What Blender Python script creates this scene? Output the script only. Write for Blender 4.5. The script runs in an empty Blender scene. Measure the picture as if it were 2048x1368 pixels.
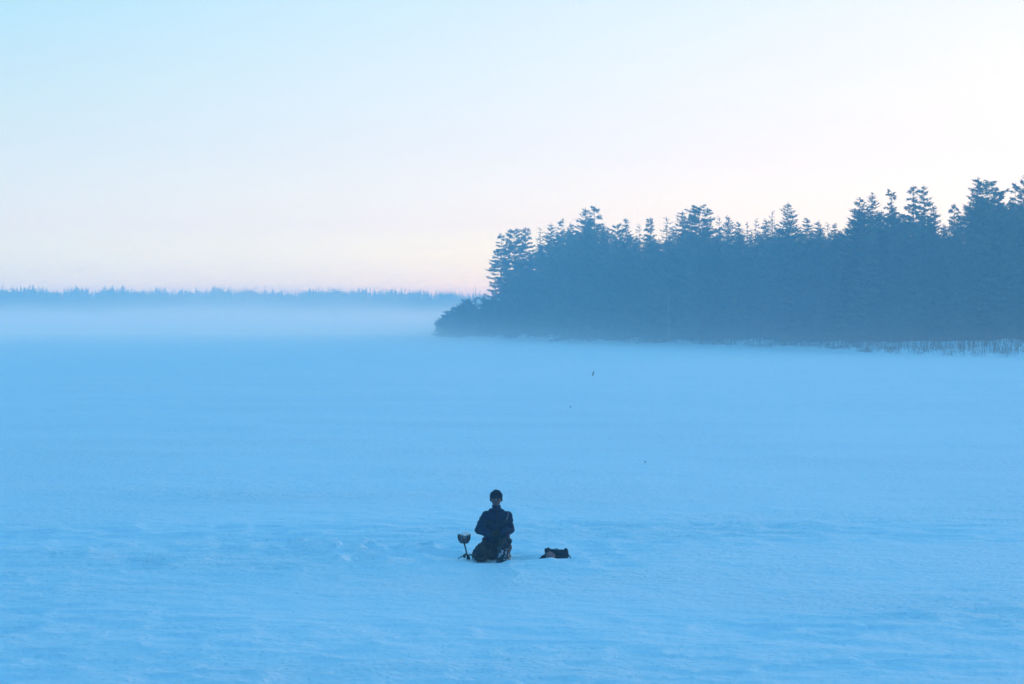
import bpy, bmesh, math, random
import numpy as np
from mathutils import Vector, Matrix

scene = bpy.context.scene
COL = scene.collection
R = math.radians

# ------------------------------------------------------------------ camera
CAM_H = 4.03            # the picture is taken from a raised bank
F_PX = 4835.0           # 85 mm lens in pixels of the 2048 px wide photograph
HORIZON = 637.0
cam = bpy.data.cameras.new('camera')
cam.lens = 85.0
cam.sensor_width = 36.0
cam.clip_start = 0.5
cam.clip_end = 20000.0
camera = bpy.data.objects.new('camera', cam)
COL.objects.link(camera)
camera.location = (0.0, 0.0, CAM_H)
camera.rotation_euler = (R(90.0) - math.atan((684.0 - HORIZON) / F_PX), 0.0, 0.0)
scene.camera = camera
cam.dof.use_dof = True
cam.dof.focus_distance = 58.0
cam.dof.aperture_fstop = 4.0

# ------------------------------------------------------------------ sky
SUN_EL, SUN_AZ = 3.0, 42.0          # low winter sun, off to the right behind the wood
world = bpy.data.worlds.new('World')
scene.world = world
world.use_nodes = True
nt = world.node_tree
bg = nt.nodes['Background']
sky = nt.nodes.new('ShaderNodeTexSky')
sky.sky_type = 'NISHITA'
sky.sun_disc = False
sky.sun_elevation = R(SUN_EL)
sky.sun_rotation = R(SUN_AZ)
sky.air_density = 1.0
sky.dust_density = 1.0
sky.ozone_density = 4.0
bg.inputs['Strength'].default_value = 0.12
SKY_TINT = (0.75, 1.30, 1.05)


def N(tree, kind, **kw):
    n = tree.nodes.new(kind)
    for k, v in kw.items():
        setattr(n, k, v)
    return n


def math_node(tree, op, a, b=None, clamp=False):
    n = N(tree, 'ShaderNodeMath', operation=op, use_clamp=clamp)
    for i, v in enumerate((a, b)):
        if v is None:
            continue
        if isinstance(v, (int, float)):
            n.inputs[i].default_value = v
        else:
            tree.links.new(v, n.inputs[i])
    return n.outputs[0]


# thin veil of high cloud that whitens the sky towards the horizon
geo = N(nt, 'ShaderNodeTexCoord')
sep = N(nt, 'ShaderNodeSeparateXYZ')
nt.links.new(geo.outputs['Generated'], sep.inputs[0])
elev = math_node(nt, 'MULTIPLY', math_node(nt, 'ARCSINE', sep.outputs['Z']), 180.0 / math.pi)
azim = math_node(nt, 'MULTIPLY', math_node(nt, 'ARCTAN2', sep.outputs['X'], sep.outputs['Y']), 180.0 / math.pi)
# side = 0 away from the glow, 1 towards it
side = N(nt, 'ShaderNodeMapRange', interpolation_type='SMOOTHSTEP')
nt.links.new(azim, side.inputs['Value'])
side.inputs['From Min'].default_value = -22.0
side.inputs['From Max'].default_value = 24.0


def veil_ramp(stops):
    r = N(nt, 'ShaderNodeValToRGB')
    m = math_node(nt, 'DIVIDE', elev, 40.0, clamp=True)
    nt.links.new(m, r.inputs['Fac'])
    el = r.color_ramp.elements
    while len(el) < len(stops):
        el.new(0.5)
    for e, (deg, c) in zip(el, stops):
        e.position = deg / 40.0
        e.color = (c[0] / 4.0, c[1] / 4.0, c[2] / 4.0, 1.0)
    return r


VEIL_L = [(0.0, (0.93, 1.38, 0.71)), (0.73, (0.93, 1.38, 0.71)), (1.15, (0.83, 1.11, 0.76)), (2.2, (0.80, 0.95, 0.88)), (4.0, (0.65, 0.87, 0.92)),
          (7.07, (0.43, 0.79, 0.97)), (16.0, (0.17, 0.60, 0.92)), (34.0, (0.085, 0.44, 0.86))]
VEIL_R = [(0.0, (2.68, 2.95, 0.63)), (0.73, (2.68, 2.95, 0.63)), (1.15, (2.15, 2.18, 0.86)), (2.2, (1.52, 1.43, 1.09)), (4.0, (1.28, 1.19, 1.13)),
          (7.07, (1.12, 1.10, 1.08)), (16.0, (0.32, 0.74, 0.98)), (34.0, (0.115, 0.50, 0.92))]
rl, rr = veil_ramp(VEIL_L), veil_ramp(VEIL_R)
mix_side = N(nt, 'ShaderNodeMix', data_type='RGBA')
nt.links.new(side.outputs[0], mix_side.inputs['Factor'])
nt.links.new(rl.outputs['Color'], mix_side.inputs[6])
nt.links.new(rr.outputs['Color'], mix_side.inputs[7])
# faint streaks in the veil
stre = N(nt, 'ShaderNodeTexNoise')
smap = N(nt, 'ShaderNodeMapping')
smap.inputs['Scale'].default_value = (6.0, 6.0, 45.0)
nt.links.new(geo.outputs['Generated'], smap.inputs[0])
nt.links.new(smap.outputs[0], stre.inputs['Vector'])
stre.inputs['Scale'].default_value = 1.0
stre.inputs['Detail'].default_value = 4.0
smr = N(nt, 'ShaderNodeMapRange')
nt.links.new(stre.outputs['Fac'], smr.inputs['Value'])
smr.inputs['From Min'].default_value = 0.3
smr.inputs['From Max'].default_value = 0.7
smr.inputs['To Min'].default_value = 0.990
smr.inputs['To Max'].default_value = 1.010
VEIL_GAIN = 4.0
gain = math_node(nt, 'MULTIPLY', smr.outputs[0], VEIL_GAIN)
vs = N(nt, 'ShaderNodeVectorMath', operation='SCALE')
nt.links.new(mix_side.outputs[2], vs.inputs[0])
nt.links.new(gain, vs.inputs['Scale'])
cover = N(nt, 'ShaderNodeMapRange', interpolation_type='SMOOTHSTEP')
nt.links.new(elev, cover.inputs['Value'])
cover.inputs['From Min'].default_value = 6.0
cover.inputs['From Max'].default_value = 50.0
cover.inputs['To Min'].default_value = 1.0
cover.inputs['To Max'].default_value = 0.0
nsc = N(nt, 'ShaderNodeVectorMath', operation='MULTIPLY')
nt.links.new(sky.outputs[0], nsc.inputs[0])
nsc.inputs[1].default_value = SKY_TINT
mix_sky = N(nt, 'ShaderNodeMix', data_type='RGBA')
nt.links.new(cover.outputs[0], mix_sky.inputs['Factor'])
nt.links.new(nsc.outputs[0], mix_sky.inputs[6])
nt.links.new(vs.outputs[0], mix_sky.inputs[7])
nt.links.new(mix_sky.outputs[2], bg.inputs['Color'])

# ------------------------------------------------------------------ sun
sun = bpy.data.lights.new('sun', 'SUN')
sun.energy = 0.15
sun.angle = R(14.0)
sun.color = (1.0, 0.86, 0.72)
sun_o = bpy.data.objects.new('sun', sun)
COL.objects.link(sun_o)
_d = Vector((math.sin(R(SUN_AZ)) * math.cos(R(SUN_EL)), math.cos(R(SUN_AZ)) * math.cos(R(SUN_EL)), math.sin(R(SUN_EL))))
sun_o.rotation_euler = _d.to_track_quat('Z', 'Y').to_euler()
sun_o.location = (60, 60, 60)

scene.view_settings.view_transform = 'Standard'
scene.view_settings.look = 'None'
scene.view_settings.gamma = 1.0
scene.view_settings.exposure = 3.08
scene.view_settings.use_curve_mapping = False
scene.cycles.use_denoising = True
scene.cycles.max_bounces = 8
scene.cycles.diffuse_bounces = 3
scene.cycles.volume_bounces = 5
scene.cycles.transparent_max_bounces = 8

rng = np.random.default_rng(11)
random.seed(11)


# ------------------------------------------------------------------ helpers
def px_ground(px, py, z=0.0):
    """world point on the level z that shows at a pixel of the photograph"""
    d = (CAM_H - z) * F_PX / (py - HORIZON)
    return (px - 1024.0) / F_PX * d, d


def new_mesh(name, verts, faces, mats=(), smooth=False):
    me = bpy.data.meshes.new(name)
    me.from_pydata([tuple(v) for v in verts], [], [tuple(f) for f in faces])
    for m in mats:
        me.materials.append(m)
    if smooth:
        me.polygons.foreach_set('use_smooth', [True] * len(me.polygons))
    me.update()
    return me


def link(name, me, parent=None):
    o = bpy.data.objects.new(name, me)
    COL.objects.link(o)
    if parent is not None:
        o.parent = parent
    return o


def empty(name, loc=(0, 0, 0), rz=0.0):
    o = bpy.data.objects.new(name, None)
    o.empty_display_size = 0.2
    COL.objects.link(o)
    o.location = loc
    o.rotation_euler = (0, 0, rz)
    return o


def tag(o, label, cat, group=None, kind=None):
    o['label'] = label
    o['category'] = cat
    if group:
        o['group'] = group
    if kind:
        o['kind'] = kind
    return o


def structure(o):
    o['kind'] = 'structure'
    return o


def principled(name, color, rough=0.8, spec=0.3, noise=None, bump=None, coords='Object', vary=0.0):
    m = bpy.data.materials.new(name)
    m.use_nodes = True
    t = m.node_tree
    b = t.nodes['Principled BSDF']
    b.inputs['Base Color'].default_value = (*color, 1)
    b.inputs['Roughness'].default_value = rough
    b.inputs['Specular IOR Level'].default_value = spec
    tc = N(t, 'ShaderNodeTexCoord')
    if noise:
        col2, scale, lo, hi = noise
        n = N(t, 'ShaderNodeTexNoise')
        n.inputs['Scale'].default_value = scale
        n.inputs['Detail'].default_value = 5.0
        t.links.new(tc.outputs[coords], n.inputs['Vector'])
        mr = N(t, 'ShaderNodeMapRange')
        t.links.new(n.outputs['Fac'], mr.inputs['Value'])
        mr.inputs['From Min'].default_value = lo
        mr.inputs['From Max'].default_value = hi
        mx = N(t, 'ShaderNodeMix', data_type='RGBA')
        t.links.new(mr.outputs[0], mx.inputs['Factor'])
        mx.inputs[6].default_value = (*color, 1)
        mx.inputs[7].default_value = (*col2, 1)
        t.links.new(mx.outputs[2], b.inputs['Base Color'])
    if vary:
        oi = N(t, 'ShaderNodeObjectInfo')
        hv = N(t, 'ShaderNodeHueSaturation')
        mr2 = N(t, 'ShaderNodeMapRange')
        t.links.new(oi.outputs['Random'], mr2.inputs['Value'])
        mr2.inputs['To Min'].default_value = 1.0 - vary
        mr2.inputs['To Max'].default_value = 1.0 + vary
        t.links.new(mr2.outputs[0], hv.inputs['Value'])
        t.links.new(mx.outputs[2], hv.inputs['Color'])
        t.links.new(hv.outputs[0], b.inputs['Base Color'])
    if bump:
        scale, strength, dist = bump
        n = N(t, 'ShaderNodeTexNoise')
        n.inputs['Scale'].default_value = scale
        n.inputs['Detail'].default_value = 4.0
        t.links.new(tc.outputs[coords], n.inputs['Vector'])
        bp = N(t, 'ShaderNodeBump')
        bp.inputs['Strength'].default_value = strength
        bp.inputs['Distance'].default_value = dist
        t.links.new(n.outputs['Fac'], bp.inputs['Height'])
        t.links.new(bp.outputs[0], b.inputs['Normal'])
    return m


# ------------------------------------------------------------------ materials
def snow_material():
    m = bpy.data.materials.new('snow')
    m.use_nodes = True
    t = m.node_tree
    b = t.nodes['Principled BSDF']
    b.inputs['Roughness'].default_value = 0.48
    b.inputs['Specular IOR Level'].default_value = 0.55
    tc = N(t, 'ShaderNodeTexCoord')
    # wind crust: broad soft patches of older, greyer snow
    mp = N(t, 'ShaderNodeMapping')
    mp.inputs['Scale'].default_value = (0.05, 0.16, 1.0)
    t.links.new(tc.outputs['Object'], mp.inputs[0])
    n1 = N(t, 'ShaderNodeTexNoise')
    n1.inputs['Scale'].default_value = 1.0
    n1.inputs['Detail'].default_value = 6.0
    t.links.new(mp.outputs[0], n1.inputs['Vector'])
    mr = N(t, 'ShaderNodeMapRange')
    t.links.new(n1.outputs['Fac'], mr.inputs['Value'])
    mr.inputs['From Min'].default_value = 0.3
    mr.inputs['From Max'].default_value = 0.7
    mx = N(t, 'ShaderNodeMix', data_type='RGBA')
    t.links.new(mr.outputs[0], mx.inputs['Factor'])
    mx.inputs[6].default_value = (0.74, 0.85, 0.94, 1)
    mx.inputs[7].default_value = (0.80, 0.89, 0.97, 1)
    t.links.new(mx.outputs[2], b.inputs['Base Color'])
    # wind crust: rougher in some patches, smooth in others
    pm = N(t, 'ShaderNodeMapping')
    pm.inputs['Scale'].default_value = (0.11, 0.17, 1.0)
    t.links.new(tc.outputs['Object'], pm.inputs[0])
    pn = N(t, 'ShaderNodeTexNoise')
    pn.inputs['Scale'].default_value = 1.0
    pn.inputs['Detail'].default_value = 3.0
    t.links.new(pm.outputs[0], pn.inputs['Vector'])
    pr = N(t, 'ShaderNodeMapRange')
    t.links.new(pn.outputs['Fac'], pr.inputs['Value'])
    pr.inputs['From Min'].default_value = 0.38
    pr.inputs['From Max'].default_value = 0.66
    pr.inputs['To Min'].default_value = 0.35
    pr.inputs['To Max'].default_value = 1.0
    last = None
    for sc, stren, dist, det, masked in (((0.8, 1.1, 1.0), 0.5, 0.12, 4.0, False), ((2.6, 3.2, 2.0), 0.9, 0.085, 4.0, True), ((7.5, 8.5, 5.0), 1.0, 0.085, 4.0, True)):
        mp2 = N(t, 'ShaderNodeMapping')
        mp2.inputs['Scale'].default_value = sc
        mp2.inputs['Rotation'].default_value = (0, 0, 0.12)
        t.links.new(tc.outputs['Object'], mp2.inputs[0])
        n2 = N(t, 'ShaderNodeTexNoise')
        n2.inputs['Scale'].default_value = 1.0
        n2.inputs['Detail'].default_value = det
        n2.inputs['Distortion'].default_value = 0.5
        t.links.new(mp2.outputs[0], n2.inputs['Vector'])
        hgt = n2.outputs['Fac']
        if masked:
            hgt = math_node(t, 'MULTIPLY', hgt, pr.outputs[0])
        bp = N(t, 'ShaderNodeBump')
        bp.inputs['Strength'].default_value = stren
        bp.inputs['Distance'].default_value = dist
        t.links.new(hgt, bp.inputs['Height'])
        if last is not None:
            t.links.new(last, bp.inputs['Normal'])
        last = bp.outputs[0]
    t.links.new(last, b.inputs['Normal'])
    return m


M = {}
M['snow'] = snow_material()
M['needles'] = principled('spruce_needles', (0.036, 0.066, 0.048), 0.85, 0.2, ((0.068, 0.090, 0.060), 0.6, 0.4, 0.7), vary=0.6)
M['pine_needles'] = principled('pine_needles', (0.040, 0.072, 0.050), 0.85, 0.2, ((0.070, 0.090, 0.060), 0.7, 0.4, 0.7), vary=0.5)
M['bark'] = principled('bark', (0.055, 0.04, 0.03), 0.95, 0.1, ((0.11, 0.075, 0.05), 2.0, 0.4, 0.65))
M['pine_bark'] = principled('pine_bark', (0.07, 0.045, 0.03), 0.95, 0.1, ((0.16, 0.08, 0.045), 1.2, 0.4, 0.65))
M['birch_bark'] = principled('birch_bark', (0.30, 0.28, 0.26), 0.8, 0.2, ((0.06, 0.05, 0.045), 3.0, 0.50, 0.62))
M['twig'] = principled('twig', (0.09, 0.055, 0.045), 0.9, 0.1, ((0.14, 0.09, 0.07), 1.5, 0.4, 0.65))
M['reed'] = principled('reed', (0.10, 0.08, 0.06), 0.9, 0.1, ((0.06, 0.05, 0.045), 2.0, 0.35, 0.65))

# ------------------------------------------------------------------ value noise for the snow relief
_perm = rng.random((512, 512))


def vnoise(x, y):
    xi = np.floor(x).astype(int)
    yi = np.floor(y).astype(int)
    fx = x - xi
    fy = y - yi
    fx = fx * fx * fx * (fx * (fx * 6 - 15) + 10)
    fy = fy * fy * fy * (fy * (fy * 6 - 15) + 10)
    a = _perm[xi % 512, yi % 512]
    b = _perm[(xi + 1) % 512, yi % 512]
    c = _perm[xi % 512, (yi + 1) % 512]
    d = _perm[(xi + 1) % 512, (yi + 1) % 512]
    return (a * (1 - fx) + b * fx) * (1 - fy) + (c * (1 - fx) + d * fx) * fy - 0.5


# ------------------------------------------------------------------ shoreline of the wooded point (read off the photograph)
SHORE_PX = [(872, 674.5), (900, 676.0), (930, 677.5), (1000, 680.5), (1070, 681.5), (1130, 682.5), (1230, 686.5), (1330, 689.5),
            (1480, 692.5), (1560, 695.0), (1700, 703.0), (1880, 711.0), (2048, 715.0), (2300, 721.0), (2700, 729.0)]
SHORE = np.array([px_ground(*p) for p in SHORE_PX])
SHORE_X = np.array([p[0] for p in SHORE_PX], float)


def shore_d(px):
    return float(np.interp(px, SHORE_X, SHORE[:, 1]))


def land_distance(x, y):
    """metres inland (negative on the ice) of the wooded point"""
    x = np.asarray(x, float)
    y = np.asarray(y, float)
    px = 1024.0 + x / np.maximum(y, 1.0) * F_PX
    # perpendicular distance to the polyline, signed
    best = np.full(x.shape, 1e9)
    for a, b in zip(SHORE[:-1], SHORE[1:]):
        ab = b - a
        t = np.clip(((x - a[0]) * ab[0] + (y - a[1]) * ab[1]) / (ab @ ab), 0, 1)
        best = np.minimum(best, np.hypot(x - a[0] - t * ab[0], y - a[1] - t * ab[1]))
    # inside: right of the tip and beyond the shore
    inside = (y > np.interp(x, SHORE[:, 0], SHORE[:, 1])) & (x > SHORE[0, 0])
    back = SHORE[0, 1] + 60.0                               # the far side of the point
    inside &= (y < back + np.maximum(0, x - SHORE[0, 0]) * 3.0)
    return np.where(inside, best, -best)


PX2M = None
PERSON_X, PERSON_Y = px_ground(988, 1122)
BAG_X, BAG_Y = px_ground(1113, 1124)
SCOOP_X, SCOOP_Y = px_ground(936, 1121.5)

HOLLOWS = []        # (x, y, rx, ry, depth, rim)
for px, py, rx, ry, dep in [
        (640, 1096, .35, .30, .05), (665, 1093, .40, .26, .07), (690, 1096, .22, .30, .05), (704, 1103, .22, .35, .09), (668, 1106, .35, .3, .06),
        (728, 1105, .25, .22, .05), (712, 1092, .18, .2, .05), (770, 1099, .35, .22, .05), (800, 1104, .3, .22, .05), (838, 1102, .22, .30, .08),
        (852, 1108, .18, .2, .05), (760, 1108, .3, .2, .04), (815, 1116, .55, .3, .05), (752, 1124, .42, .38, .09), (722, 1128, .36, .3, .06),
        (620, 1107, .4, .3, .06), (560, 1104, .4, .3, .04), (880, 1118, .5, .3, .04), (590, 1098, .3, .3, .04)]:
    x, y = px_ground(px, py)
    HOLLOWS.append((x, y, rx, ry, dep * 1.6, 0.45))
HOLLOWS += [(PERSON_X + 0.02, PERSON_Y + 0.0, 0.62, 0.85, 0.09, 0.12), (PERSON_X + 0.62, PERSON_Y - 0.1, 0.45, 0.36, 0.11, 0.3),
            (BAG_X - 0.02, BAG_Y + 0.02, 0.42, 0.34, 0.07, 0.35), (SCOOP_X - 0.1, SCOOP_Y, 0.4, 0.35, 0.03, 0.2),
            (PERSON_X + 0.15, PERSON_Y + 1.2, 0.3, 0.5, 0.06, 0.3), (PERSON_X - 0.25, PERSON_Y + 1.9, 0.25, 0.3, 0.07, 0.4)]


def snow_height(x, y):
    x = np.asarray(x, float)
    y = np.asarray(y, float)
    far = np.clip((y - 60.0) / 200.0, 0, 1)
    z = 0.10 * vnoise(x / 19.0 + 3, y / 26.0 + 9) * (1 - 0.6 * far)
    z += 0.050 * vnoise(x / 5.2 + y / 40 + 31, y / 3.1 + 17)
    z += 0.030 * vnoise(x / 1.2 + y / 9.0 + 71, y / 0.95 + 5)
    near = np.clip((75.0 - y) / 30.0, 0, 1)
    z += near * 0.024 * vnoise(x / 0.40 + y / 3.0 + 11, y / 0.31 + 88)
    patch = np.clip(vnoise(x / 7.0 + 50, y / 5.0 + 40) * 3 + 0.4, 0, 1)
    ridge = 1 - np.abs(vnoise(x / 0.70 + y / 6.0 + 200, y / 0.42 + 130)) * 4.0
    z += near * patch * 0.040 * np.clip(ridge, 0, 1)
    for hx, hy, rx, ry, dep, rim in HOLLOWS:
        r2 = ((x - hx) / rx) ** 2 + ((y - hy) / ry) ** 2
        m = r2 < 12
        if np.any(m):
            z = z - np.where(m, dep * np.exp(-1.6 * r2), 0) + np.where(m, dep * rim * np.exp(-2.2 * (np.sqrt(r2) - 1.35) ** 2 * 2), 0)
    s = land_distance(x, y)
    bank = np.clip(s + 1.0, 0, None)
    z += np.where(s > -1.0, 1.15 * (1 - np.exp(-bank / 5.0)) + 0.75 * vnoise(x / 2.3, y / 5.1) * np.clip(bank / 3.0, 0, 1) + 0.02 * bank, 0.0)
    z += np.where((s > -14) & (s <= 0), 0.10 * vnoise(x / 3.0 + 7, y / 4.0), 0)
    # the far shore and rising land behind it
    far_shore = 1135.0 + 40.0 * vnoise(x / 170.0 + 4, x * 0 + 2.5)
    z += np.clip((y - far_shore) / 25.0, 0, None).clip(0, 1) * 0.8 + np.clip((y - far_shore) / 600.0, 0, 1.2) * 4.0
    return z


def ground_z(x, y):
    return float(snow_height(np.array([x]), np.array([y]))[0])


def graded(lo, hi, fine_lo, fine_hi, step, grow, cap):
    a = list(np.arange(fine_lo, fine_hi + 1e-6, step))
    s = step
    while a[-1] < hi:
        s = min(s * grow, cap)
        a.append(a[-1] + s)
    s = step
    b = []
    c = fine_lo
    while c > lo:
        s = min(s * grow, cap)
        c -= s
        b.append(c)
    return np.array(b[::-1] + a)


xs = graded(-1500, 1500, -7.5, 6.5, 0.085, 1.035, 60.0)
ys = graded(-40, 2300, 26.0, 47.0, 0.085, 1.022, 40.0)
GX, GY = np.meshgrid(xs, ys)
GZ = snow_height(GX.ravel(), GY.ravel())
verts = np.column_stack([GX.ravel(), GY.ravel(), GZ])
nx, ny = len(xs), len(ys)
ii, jj = np.meshgrid(np.arange(nx - 1), np.arange(ny - 1))
q = (jj * nx + ii).ravel()
quads = np.column_stack([q, q + 1, q + nx + 1, q + nx]).astype(np.int32)
me = bpy.data.meshes.new('snow_ground')
me.vertices.add(len(verts))
me.vertices.foreach_set('co', verts.astype(np.float32).ravel())
me.loops.add(quads.size)
me.loops.foreach_set('vertex_index', quads.ravel())
me.polygons.add(len(quads))
me.polygons.foreach_set('loop_start', np.arange(0, quads.size, 4, dtype=np.int32))
me.polygons.foreach_set('use_smooth', np.ones(len(quads), dtype=bool))
me.materials.append(M['snow'])
me.update(calc_edges=True)
structure(link('snow_ground', me))
print('ground', nx, ny)


# ------------------------------------------------------------------ tree prototypes (metres, about 20 m tall)
class Tris:
    def __init__(self):
        self.v = []
        self.f = []

    def tri(self, a, b, c):
        n = len(self.v)
        self.v += [a, b, c]
        self.f.append((n, n + 1, n + 2))

    def quad(self, a, b, c, d):
        n = len(self.v)
        self.v += [a, b, c, d]
        self.f.append((n, n + 1, n + 2, n + 3))

    def tube(self, pts, rads, sides=6):
        n0 = len(self.v)
        for k, (p, r) in enumerate(zip(pts, rads)):
            a = pts[max(k - 1, 0)]
            b = pts[min(k + 1, len(pts) - 1)]
            d = (b - a)
            d = d.normalized() if d.length > 1e-6 else Vector((0, 0, 1))
            u = d.cross(Vector((0, 0, 1)) if abs(d.z) < 0.9 else Vector((1, 0, 0))).normalized()
            w = d.cross(u)
            for s in range(sides):
                t = 2 * math.pi * s / sides
                self.v.append(p + (u * math.cos(t) + w * math.sin(t)) * r)
        for k in range(len(pts) - 1):
            for s in range(sides):
                s2 = (s + 1) % sides
                self.f.append((n0 + k * sides + s, n0 + k * sides + s2, n0 + (k + 1) * sides + s2, n0 + (k + 1) * sides + s))
        self.f.append(tuple(n0 + (len(pts) - 1) * sides + s for s in range(sides)))
        self.f.append(tuple(n0 + s for s in reversed(range(sides))))

    def mesh(self, name, mat, smooth=False):
        return new_mesh(name, self.v, self.f, [mat], smooth)


def V(x, y, z):
    return Vector((x, y, z))


def trunk_mesh(h, r0, rnd, mat, lean=0.0, name='trunk'):
    t = Tris()
    n = 9
    a = rnd.random() * 6.28
    pts, rads = [], []
    for k in range(n + 1):
        s = k / n
        off = lean * h * s * s + 0.05 * math.sin(3 * s + a)
        pts.append(V(off * math.cos(a), off * math.sin(a), -0.6 + (h * 0.985 + 0.6) * s))
        rads.append(r0 * (1 - s) ** 0.8 + 0.015 + (0.35 * r0 if k == 0 else 0))
    t.tube(pts, rads, 7)
    return t


def spruce(seed, h=20.0, rmax=3.0, low=0.05, fill=1.0, step=0.42, power=0.85, ragged=0.3):
    rnd = random.Random(seed)
    t = Tris()
    z = low * h
    while z < h * 0.985:
        f = z / h
        prof = rmax * ((1 - f) ** power) * min(1.0, 0.55 + f * 4)
        nb = max(3, int(round((7 if f < 0.8 else 6) * fill)))
        a0 = rnd.random() * 6.28
        for b in range(nb):
            az = a0 + 6.283 * b / nb + rnd.uniform(-0.35, 0.35)
            ln = prof * rnd.uniform(1 - ragged * 1.4, 1 + ragged) + 0.12
            zz = z + rnd.uniform(-0.35, 0.35)
            droop = rnd.uniform(0.05, 0.55) * (1.25 - f)
            ca, sa = math.cos(az), math.sin(az)
            k = max(3, int(ln / 0.38))
            prev = V(0, 0, zz)
            for j in range(1, k + 1):
                s = j / k
                p = V(ca * ln * s, sa * ln * s, zz - droop * ln * s + 0.16 * ln * s * s * s * (1 + f))
                w = (0.30 * ln * (1 - s) ** 0.7 + 0.16) * rnd.uniform(0.7, 1.25)
                side = V(-sa, ca, 0)
                fwd = (p - prev)
                for sg in (-1, 1):
                    tip = p + side * sg * w + fwd * rnd.uniform(0.3, 1.0) + V(0, 0, -rnd.uniform(0.05, 0.30) * w - 0.04)
                    t.tri(prev, p + fwd * 0.3, tip)
                # twigs that hang below the limb
                hang = rnd.uniform(0.18, 0.46) * (0.6 + 0.4 * (1 - f)) * min(1.0, 0.35 + ln / 2.2)
                mid = (prev + p) * 0.5 + side * rnd.uniform(-0.12, 0.12)
                t.tri(prev, p, mid + V(0, 0, -hang) + fwd * 0.35)
                if rnd.random() < 0.5:
                    t.tri(prev, p, mid + V(0, 0, rnd.uniform(0.05, 0.16)) + side * rnd.uniform(-0.2, 0.2))
                prev = p
        z += step * rnd.uniform(0.75, 1.3) * (1.0 if f < 0.75 else 0.75)
    # leader
    for k in range(4):
        a = k * 1.57
        t.tri(V(0.09 * math.cos(a), 0.09 * math.sin(a), h * 0.955), V(-0.09 * math.sin(a), 0.09 * math.cos(a), h * 0.955), V(0, 0, h))
    return t.mesh('spruce_crown', M['needles']), trunk_mesh(h, 0.21, rnd, None).mesh('spruce_trunk', M['bark'], True)


def spray(t, p, d, size, rnd, n=6):
    """flat fan of needles following a branch"""
    for _ in range(n):
        a = rnd.uniform(-1.2, 1.2)
        e = V(d.x * math.cos(a) - d.y * math.sin(a), d.x * math.sin(a) + d.y * math.cos(a), rnd.uniform(-0.40, 0.45)).normalized()
        l = size * rnd.uniform(0.6, 1.3)
        up = V(0, 0, 1) if rnd.random() < 0.65 else V(-e.y, e.x, 0.3).normalized()
        q0 = p + V(rnd.uniform(-.3, .3), rnd.uniform(-.3, .3), rnd.uniform(-.28, .26)) * size
        t.quad(q0, q0 + e * l * 0.5 + up * l * 0.15, q0 + e * l, q0 + e * l * 0.5 - up * l * 0.13)


def tuft(t, p, size, rnd, n=7, up=0.35):
    for _ in range(n):
        a = rnd.random() * 6.283
        e = rnd.uniform(-0.5, 1.0)
        d = V(math.cos(a) * math.cos(e), math.sin(a) * math.cos(e), math.sin(e) * 0.8 + up * 0.3)
        s = d.cross(V(rnd.uniform(-1, 1), rnd.uniform(-1, 1), rnd.uniform(-1, 1)))
        if s.length < 1e-3:
            continue
        s.normalize()
        l = size * rnd.uniform(0.6, 1.2)
        q0 = p + V(rnd.uniform(-.3, .3), rnd.uniform(-.3, .3), rnd.uniform(-.15, .2)) * size
        t.quad(q0, q0 + d * l * 0.5 + s * l * 0.26, q0 + d * l, q0 + d * l * 0.5 - s * l * 0.26)


def pine(seed, h=20.0, rmax=4.2, low=0.32, shape='layer', whorl=0.95, nb=4, tuft_size=0.5, dense=1.0):
    rnd = random.Random(seed)
    t = Tris()
    wood = trunk_mesh(h, 0.24, rnd, None, lean=0.006)
    z = low * h
    while z < h * 0.975:
        f = (z / h - low) / (1 - low)
        if shape == 'layer':
            prof = rmax * (1 - f) ** 0.92 * rnd.uniform(0.55, 1.15)
            rise = -0.12 + 0.26 * f
        else:                                          # rounded, open crown
            prof = rmax * math.sqrt(max(0.03, 1 - (abs(f - 0.36) / 0.645) ** 1.8)) * rnd.uniform(0.65, 1.1)
            rise = -0.10 + 0.28 * f
        a0 = rnd.random() * 6.283
        n = nb if f < 0.8 else 3
        for b in range(n):
            if rnd.random() < 0.12:
                continue
            az = a0 + 6.283 * b / n + rnd.uniform(-0.5, 0.5)
            ln = prof * rnd.uniform(0.55, 1.15) + 0.25
            ca, sa = math.cos(az), math.sin(az)
            zz = z + rnd.uniform(-0.25, 0.25)
            pts = []
            m = 5
            bend = rnd.uniform(-0.15, 0.15)
            for j in range(m + 1):
                s = j / m
                pts.append(V(ca * ln * s - sa * bend * ln * s * s, sa * ln * s + ca * bend * ln * s * s, zz + rise * ln * s - 0.16 * ln * math.sin(s * 2.6) * (1 - f) + 0.10 * ln * s * s))
            wood.tube(pts, [0.05 * (1 - j / m) * (1.2 - f) + 0.012 for j in range(m + 1)], 4)
            cnt = max(3, int(ln * 4.2 * dense))
            dirb = V(ca, sa, 0)
            for c in range(cnt):
                s = 0.22 + 0.78 * (c + rnd.random()) / cnt
                jf = min(s * m, m - 1e-3)
                j = int(jf)
                p = pts[j].lerp(pts[j + 1], jf - j)
                sp = 0.32 * ln * (1 - s * 0.55) * rnd.uniform(-0.55, 0.55)
                p = p + V(-sa * sp, ca * sp, rnd.uniform(-0.05, 0.10))
                spray(t, p, dirb, tuft_size * rnd.uniform(0.75, 1.25), rnd, 7)
        z += whorl * rnd.uniform(0.6, 1.3) * (1.0 - 0.5 * f)
    tuft(t, V(0, 0, h * 0.965), tuft_size * 0.9, rnd, 12, 0.9)
    t.tri(V(-.08, 0, h * .95), V(.08, 0, h * .95), V(0, 0, h))
    t.tri(V(0, -.08, h * .95), V(0, .08, h * .95), V(0, 0, h))
    return t.mesh('pine_crown', M['pine_needles']), wood.mesh('pine_trunk', M['pine_bark'], True)


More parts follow.
